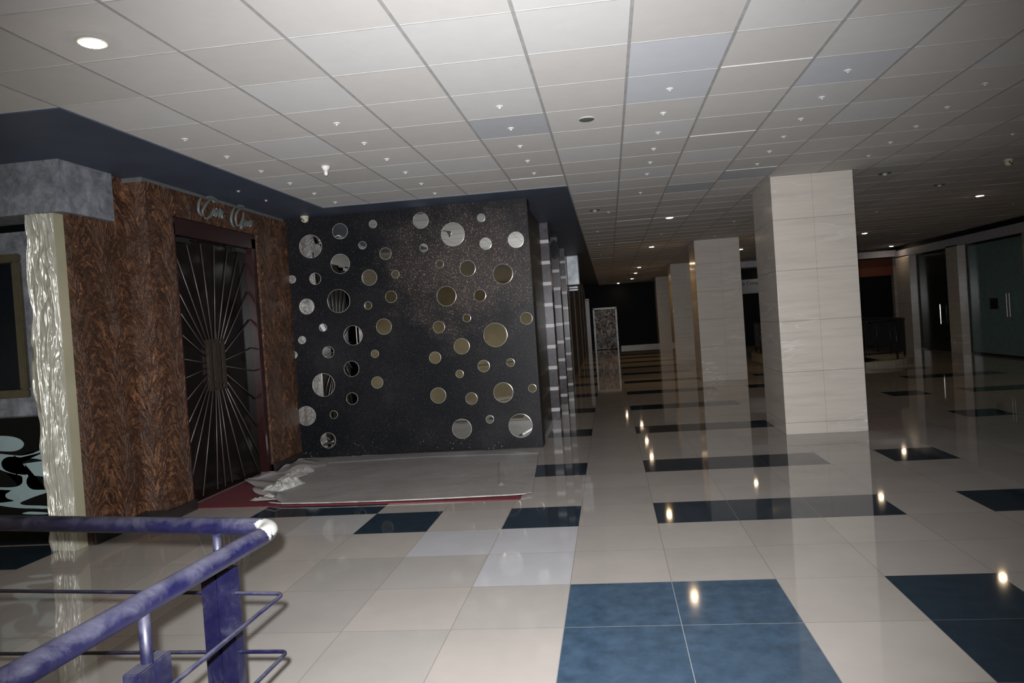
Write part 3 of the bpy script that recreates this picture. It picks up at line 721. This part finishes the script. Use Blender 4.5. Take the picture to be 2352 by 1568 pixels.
# disc shaped unlit downlights
for x, y, lb in ((3.57, 9.5, 'round unlit downlight just right of the nearest pillar'), (4.83, 10.9, 'round unlit downlight under the dome camera at the right'), (-.1, 10.5, 'round unlit downlight near the slate blue corner')):
    th = thing('ceiling_downlight', lb, 'ceiling light', (x, y, CE))
    bm = bmesh.new(); lathe(bm, [(.075, 0), (.074, -.006), (.055, -.008), (.05, -.002)], (x, y, CE), 24); obj('trim_ring', bm, M['grille'], th)
    bm = bmesh.new(); lathe(bm, [(.03, -.003), (.03, -.02), (.012, -.034)], (x, y, CE), 12); obj('crystal', bm, M['crystal'], th)
lit = [(-2.5, 3.38, 'lit ceiling downlight at the upper left, nearest of all', 0.0),
 (1.10, 12.0, 'lit ceiling downlight over the corridor, nearest of its row', 1), (1.10, 16.95, 'lit ceiling downlight over the corridor, second of its row', 1),
 (1.10, 23.9, 'lit ceiling downlight over the corridor, third of its row', 1), (1.10, 27.0, 'lit ceiling downlight over the corridor, fourth of its row', 1), (1.10, 31.0, 'lit ceiling downlight over the corridor, fifth of its row', 1),
 (.55, 34.3, 'small lit downlight farthest away before the navy end wall', 1),
 (3.55, 16.9, 'lit downlight whose glow touches the left edge of the nearest pillar', 1), (3.62, 19.7, 'lit downlight at the right edge of the second pillar', 1),
 (6.15, 12.5, 'brightest lit downlight at the right part of the ceiling', 1), (6.15, 17.8, 'lit downlight just right of the nearest pillar', 1), (8.7, 23.0, 'lit downlight in front of the far white header', 1), (6.3, 29.4, 'lit downlight above the company sign beyond the header', 1)]
for x, y, lb, wm in lit:
    th = thing('ceiling_lamp', lb, 'ceiling light', (x, y, CE), 'lit ceiling downlights')
    bm = bmesh.new(); lathe(bm, [(.062, 0), (.070, -.003), (.069, -.008), (.058, -.009)], (x, y, CE), 28); obj('trim_ring', bm, M['white_plastic'], th)
    bm = bmesh.new(); lathe(bm, [(.055, -.002), (.055, -.012), (.03, -.016)], (x, y, CE), 24); obj('lens', bm, M['lamp'], th)
    if y > 11 and lb[-6:] != 'header':
        ld = bpy.data.lights.new('downlight', 'SPOT'); lo_ = bpy.data.objects.new('downlight', ld); C.objects.link(lo_); lo_.parent = th; lo_.location = (0, 0, -.03)
        ld.energy = 48 if (x < 2 and 13 < y < 30) else 9; ld.spot_size = math.radians(165); ld.spot_blend = 0.8; ld.shadow_soft_size = .05; ld.color = (1.0, .62, .25)
# lamps added unseen behind the camera to light the walls the mirrors show
for k, (x, y) in enumerate(((-3.0, -5.6), (-7.6, -5.4), (-7.9, -.6), (-8.1, 3.0), (1.5, -5.4))):
    th = thing('ceiling_lamp', 'added lit ceiling downlight behind the camera, ' + ('left of centre at the ochre wall', 'in the far left corner', 'beside the far left wall', 'beside the grey shop', 'right of centre at the ochre wall')[k], 'ceiling light', (x, y, CE), 'lit ceiling downlights')
    bm = bmesh.new(); lathe(bm, [(.062, 0), (.070, -.003), (.069, -.008), (.058, -.009)], (x, y, CE), 28); obj('trim_ring', bm, M['white_plastic'], th)
    bm = bmesh.new(); lathe(bm, [(.055, -.002), (.055, -.012), (.03, -.016)], (x, y, CE), 24); obj('lens', bm, M['lamp'], th)
    ld = bpy.data.lights.new('downlight', 'SPOT'); lo_ = bpy.data.objects.new('downlight', ld); C.objects.link(lo_); lo_.parent = th; lo_.location = (0, 0, -.03)
    ld.energy = 130; ld.spot_size = math.radians(150); ld.spot_blend = 0.6; ld.shadow_soft_size = .05; ld.color = (1.0, .9, .74)
# speaker grille, sensor, dome cameras
th = thing('ceiling_speaker', 'round grey speaker grille in the ceiling', 'speaker', (-.07, 5.68, CE))
bm = bmesh.new(); lathe(bm, [(.064, 0), (.064, -.002), (.060, -.004)], (-.07, 5.68, CE), 28); obj('rim', bm, M['white_plastic'], th)
bm = bmesh.new(); lathe(bm, [(.060, -.005), (.056, -.009), (.03, -.012)], (-.07, 5.68, CE), 28); obj('grille', bm, M['grille'], th)
th = thing('motion_sensor', 'white funnel shaped sensor hanging under the ceiling tiles', 'sensor', (-2.5, 6.38, CE))
bm = bmesh.new(); lathe(bm, [(.040, 0), (.040, -.012), (.026, -.034), (.018, -.044)], (-2.5, 6.38, CE), 24); obj('base', bm, M['white_plastic'], th, True)
bm = bmesh.new(); lathe(bm, [(.018, -.040), (.017, -.075), (.011, -.086), (.002, -.089)], (-2.5, 6.38, CE), 20); obj('head', bm, M['white_plastic'], th, True)
def dome(x, y, z, lb):
    th = thing('dome_camera', lb, 'security camera', (x, y, z))
    bm = bmesh.new(); lathe(bm, [(.052, 0), (.054, -.012), (.050, -.03)], (x, y, z), 24); obj('base', bm, M['dome_plastic'], th, True)
    bm = bmesh.new(); lathe(bm, [(.048, -.03), (.047, -.05), (.038, -.07), (.02, -.083), (.002, -.087)], (x, y, z), 24); obj('dome', bm, M['dome_plastic'], th, True)
    for dx_, dz_ in ((-.015, -.045), (.008, -.062)):
        bm = bmesh.new(); lathe(bm, [(.010, 0), (.010, -.008), (.004, -.010)], (x+dx_, y-.046, z+dz_), 12, 'Y'); obj('lens', bm, M['black'], th)
dome(-3.80, 8.86, CE-.004, 'yellowed dome camera at the top left corner of the black wall')
dome(4.9, 9.25, CE, 'yellowed dome camera on the ceiling at the right edge')

# ------------------------------------------------------------------ corridor signs and end
bs = thing('box_sign', 'worn silver box sign projecting from the corridor wall', 'sign', (-.8, 17.5, 2.4))
obj('sign_box', B(((-.93, 17.45, 2.43), (-.66, 17.6, 3.13)), bevel=.01), M['silver'], bs)
obj('frame', B(((-.945, 17.44, 2.42), (-.925, 17.61, 3.14)), ((-.665, 17.44, 2.42), (-.645, 17.61, 3.14)), ((-.945, 17.44, 3.12), (-.645, 17.61, 3.145)), ((-.945, 17.44, 2.415), (-.645, 17.61, 2.435))), M['iron'], bs)
for zz in (2.36, 2.30): obj('slat', B(((-.91, 17.45, zz-.02), (-.70, 17.55, zz+.02)), bevel=.004), M['silver'], bs)
obj('wall_arm', B(((-1.05, 17.5, 2.9), (-.92, 17.54, 2.94)), ((-1.05, 17.5, 2.5), (-.92, 17.54, 2.54))), M['iron'], bs)
ov = thing('oval_sign', 'small dark oval sign with a chrome ring between the first two banded pilasters', 'sign', (-.9, 12.3, 2.8))
bm = bmesh.new(); n = 40; pts = [(-.86+.075*math.cos(2*PI*k/n), 12.3, 2.81+.15*math.sin(2*PI*k/n)) for k in range(n+1)]; tube(bm, pts, .012, 8, cap=False); obj('ring', bm, M['iron'], ov, True)
bm = bmesh.new(); vv = [bm.verts.new(p) for p in pts[:-1]]; bm.faces.new(vv); ex = bmesh.ops.extrude_face_region(bm, geom=list(bm.faces)); bmesh.ops.translate(bm, verts=[v for v in ex['geom'] if isinstance(v, bmesh.types.BMVert)], vec=(0, .02, 0)); obj('plate', bm, M['black_gloss'], ov)
obj('wall_arm', B(((-1.03, 12.29, 2.80), (-.93, 12.31, 2.82))), M['iron'], ov)
# brown timber shutter posts along the corridor
for k, y in enumerate((18.9, 22.0, 26.0, 29.0, 31.5)):
    tag(obj('timber_post', B(((-1.05, y, 0), (-.99, y+.10, 2.9)), bevel=.006), M['brownwall']), 'slim brown upright on the corridor wall, ' + ('nearest', 'second', 'third', 'fourth', 'farthest')[k] + ' of five', 'post', 'brown uprights on the corridor wall')
tag(obj('steel_conduit', tube(bmesh.new(), [(-.985, 17.9, .15), (-.985, 17.9, 2.3)], .012, 8), M['chrome'], None, True), 'thin shiny vertical pipe on the corridor wall beneath the box sign', 'pipe')
struct('trim_8', B(((-1.03, 33.0, 0), (-.86, 33.12, 2.42)), ((-1.03, 33.0, 2.38), (-.86, 34.9, 2.48)), bevel=.01), M['lightskirt'])
d2 = struct('door_2', B(((-.76, 34.98, 0), (-.68, 35.05, 2.03)), ((.32, 34.98, 0), (.40, 35.05, 2.03)), ((-.76, 34.98, 1.96), (.40, 35.05, 2.05)), bevel=.01), M['silver'])
bm = bmesh.new(); n = 40; g = []
for i in range(n+1):
    r = []
    for j in range(2*n+1):
        x_ = -.68+1.0*i/n; z_ = .03+1.93*j/(2*n)
        r.append(bm.verts.new((x_, 35.0-.025*fbm(x_*6, z_*5, 3)-.012*math.sin(z_*31+4*fbm(x_*3, z_, 1)), z_)))
    g.append(r)
for i in range(n):
    for j in range(2*n): bm.faces.new((g[i][j], g[i+1][j], g[i+1][j+1], g[i][j+1]))
o = obj('foil_wrap', bm, M['foil'], d2); md = o.modifiers.new('t', 'SOLIDIFY'); md.thickness = .01

# company sign beyond the header
cs_ = thing('company_sign', 'pale grey company name board in the dim hall between two pillars', 'sign', (5.9, 30.0, 2.1))
obj('board', B(((5.0, 30.0, 2.14), (6.9, 30.08, 2.72)), bevel=.01), M['signgrey'], cs_)
cu = bpy.data.curves.new('lettering', 'FONT'); cu.body = 'e Compa'; cu.size = .20; cu.extrude = .004; cu.space_character = 1.02
tmp = bpy.data.objects.new('tmp_text', cu); C.objects.link(tmp)
bpy.context.view_layer.update()
me = bpy.data.meshes.new_from_object(tmp.evaluated_get(bpy.context.evaluated_depsgraph_get()))
bpy.data.objects.remove(tmp); bpy.data.curves.remove(cu)
me.materials.clear(); me.materials.append(M['ink'])
me.transform(Matrix.Translation((5.50, 29.992, 2.50)) @ Matrix.Rotation(PI/2, 4, 'X'))
lo = bpy.data.objects.new('lettering', me); C.objects.link(lo); me.transform(Matrix.Translation(-Vector(cs_.location))); lo.parent = cs_

# ------------------------------------------------------------------ curved curb and railing round the far floor well
def rrect(x0, x1, y0, y1, r, n=10):
    out = []
    for cx_, cy2, a0 in ((x1-r, y0+r, -90), (x1-r, y1-r, 0), (x0+r, y1-r, 90), (x0+r, y0+r, 180)):
        for k in range(n+1):
            a = math.radians(a0+90*k/n); out.append((cx_+r*math.cos(a), cy2+r*math.sin(a)))
    return out
wellr = thing('well_curb', 'low cream stone curb rounding the floor well behind the nearest pillar', 'curb', (6.0, 20.0, 0))
outer, inner = rrect(4.5, 7.35, 17.3, 25.2, 1.5), rrect(4.8, 7.05, 17.6, 24.9, 1.2)
bm = bmesh.new(); n = len(outer)
L4 = [[bm.verts.new((x_, y_, z_)) for x_, y_ in ring] for ring, z_ in ((outer, 0), (outer, .13), (inner, .13), (inner, 0))]
for a, b in zip(L4, L4[1:]+L4[:1]):
    for k in range(n): bm.faces.new((a[k], a[(k+1) % n], b[(k+1) % n], b[k]))
bmesh.ops.recalc_face_normals(bm, faces=bm.faces)
obj('curb_stone', bm, M['curb'], wellr)
wr = thing('iron_railing', 'black iron railing standing on the cream curb behind the nearest pillar', 'railing', (6.0, 20.0, .13))
mid = rrect(4.65, 7.2, 17.45, 25.05, 1.35)
loop = [Vector((x_, y_, 0)) for x_, y_ in mid]; loop.append(loop[0])
def at_h(z): return [p+Vector((0, 0, z)) for p in loop]
bm = bmesh.new(); tube(bm, at_h(1.05), .028, 10, cap=False); obj('top_rail', bm, M['iron'], wr, True)
bm = bmesh.new(); tube(bm, at_h(.30), .018, 8, cap=False); obj('bottom_rail', bm, M['iron'], wr, True)
seglen = [0]
for a, b in zip(loop, loop[1:]): seglen.append(seglen[-1]+(b-a).length)
def along(d):
    d %= seglen[-1]
    for i in range(len(loop)-1):
        if seglen[i+1] >= d: return loop[i].lerp(loop[i+1], (d-seglen[i])/max(1e-6, seglen[i+1]-seglen[i]))
    return loop[-1]
npost = 20
for k in range(npost):
    p = along(seglen[-1]*k/npost); bm = bmesh.new(); tube(bm, [(p.x, p.y, .13), (p.x, p.y, 1.05)], .022, 8); obj('post', bm, M['iron'], wr, True)
bm = bmesh.new(); nb = 300
for k in range(nb):
    p = along(seglen[-1]*k/nb); box(bm, (p.x-.008, p.y-.008, .30), (p.x+.008, p.y+.008, 1.04))
o = obj('balusters', bm, M['iron'], wr); o['kind'] = 'stuff'
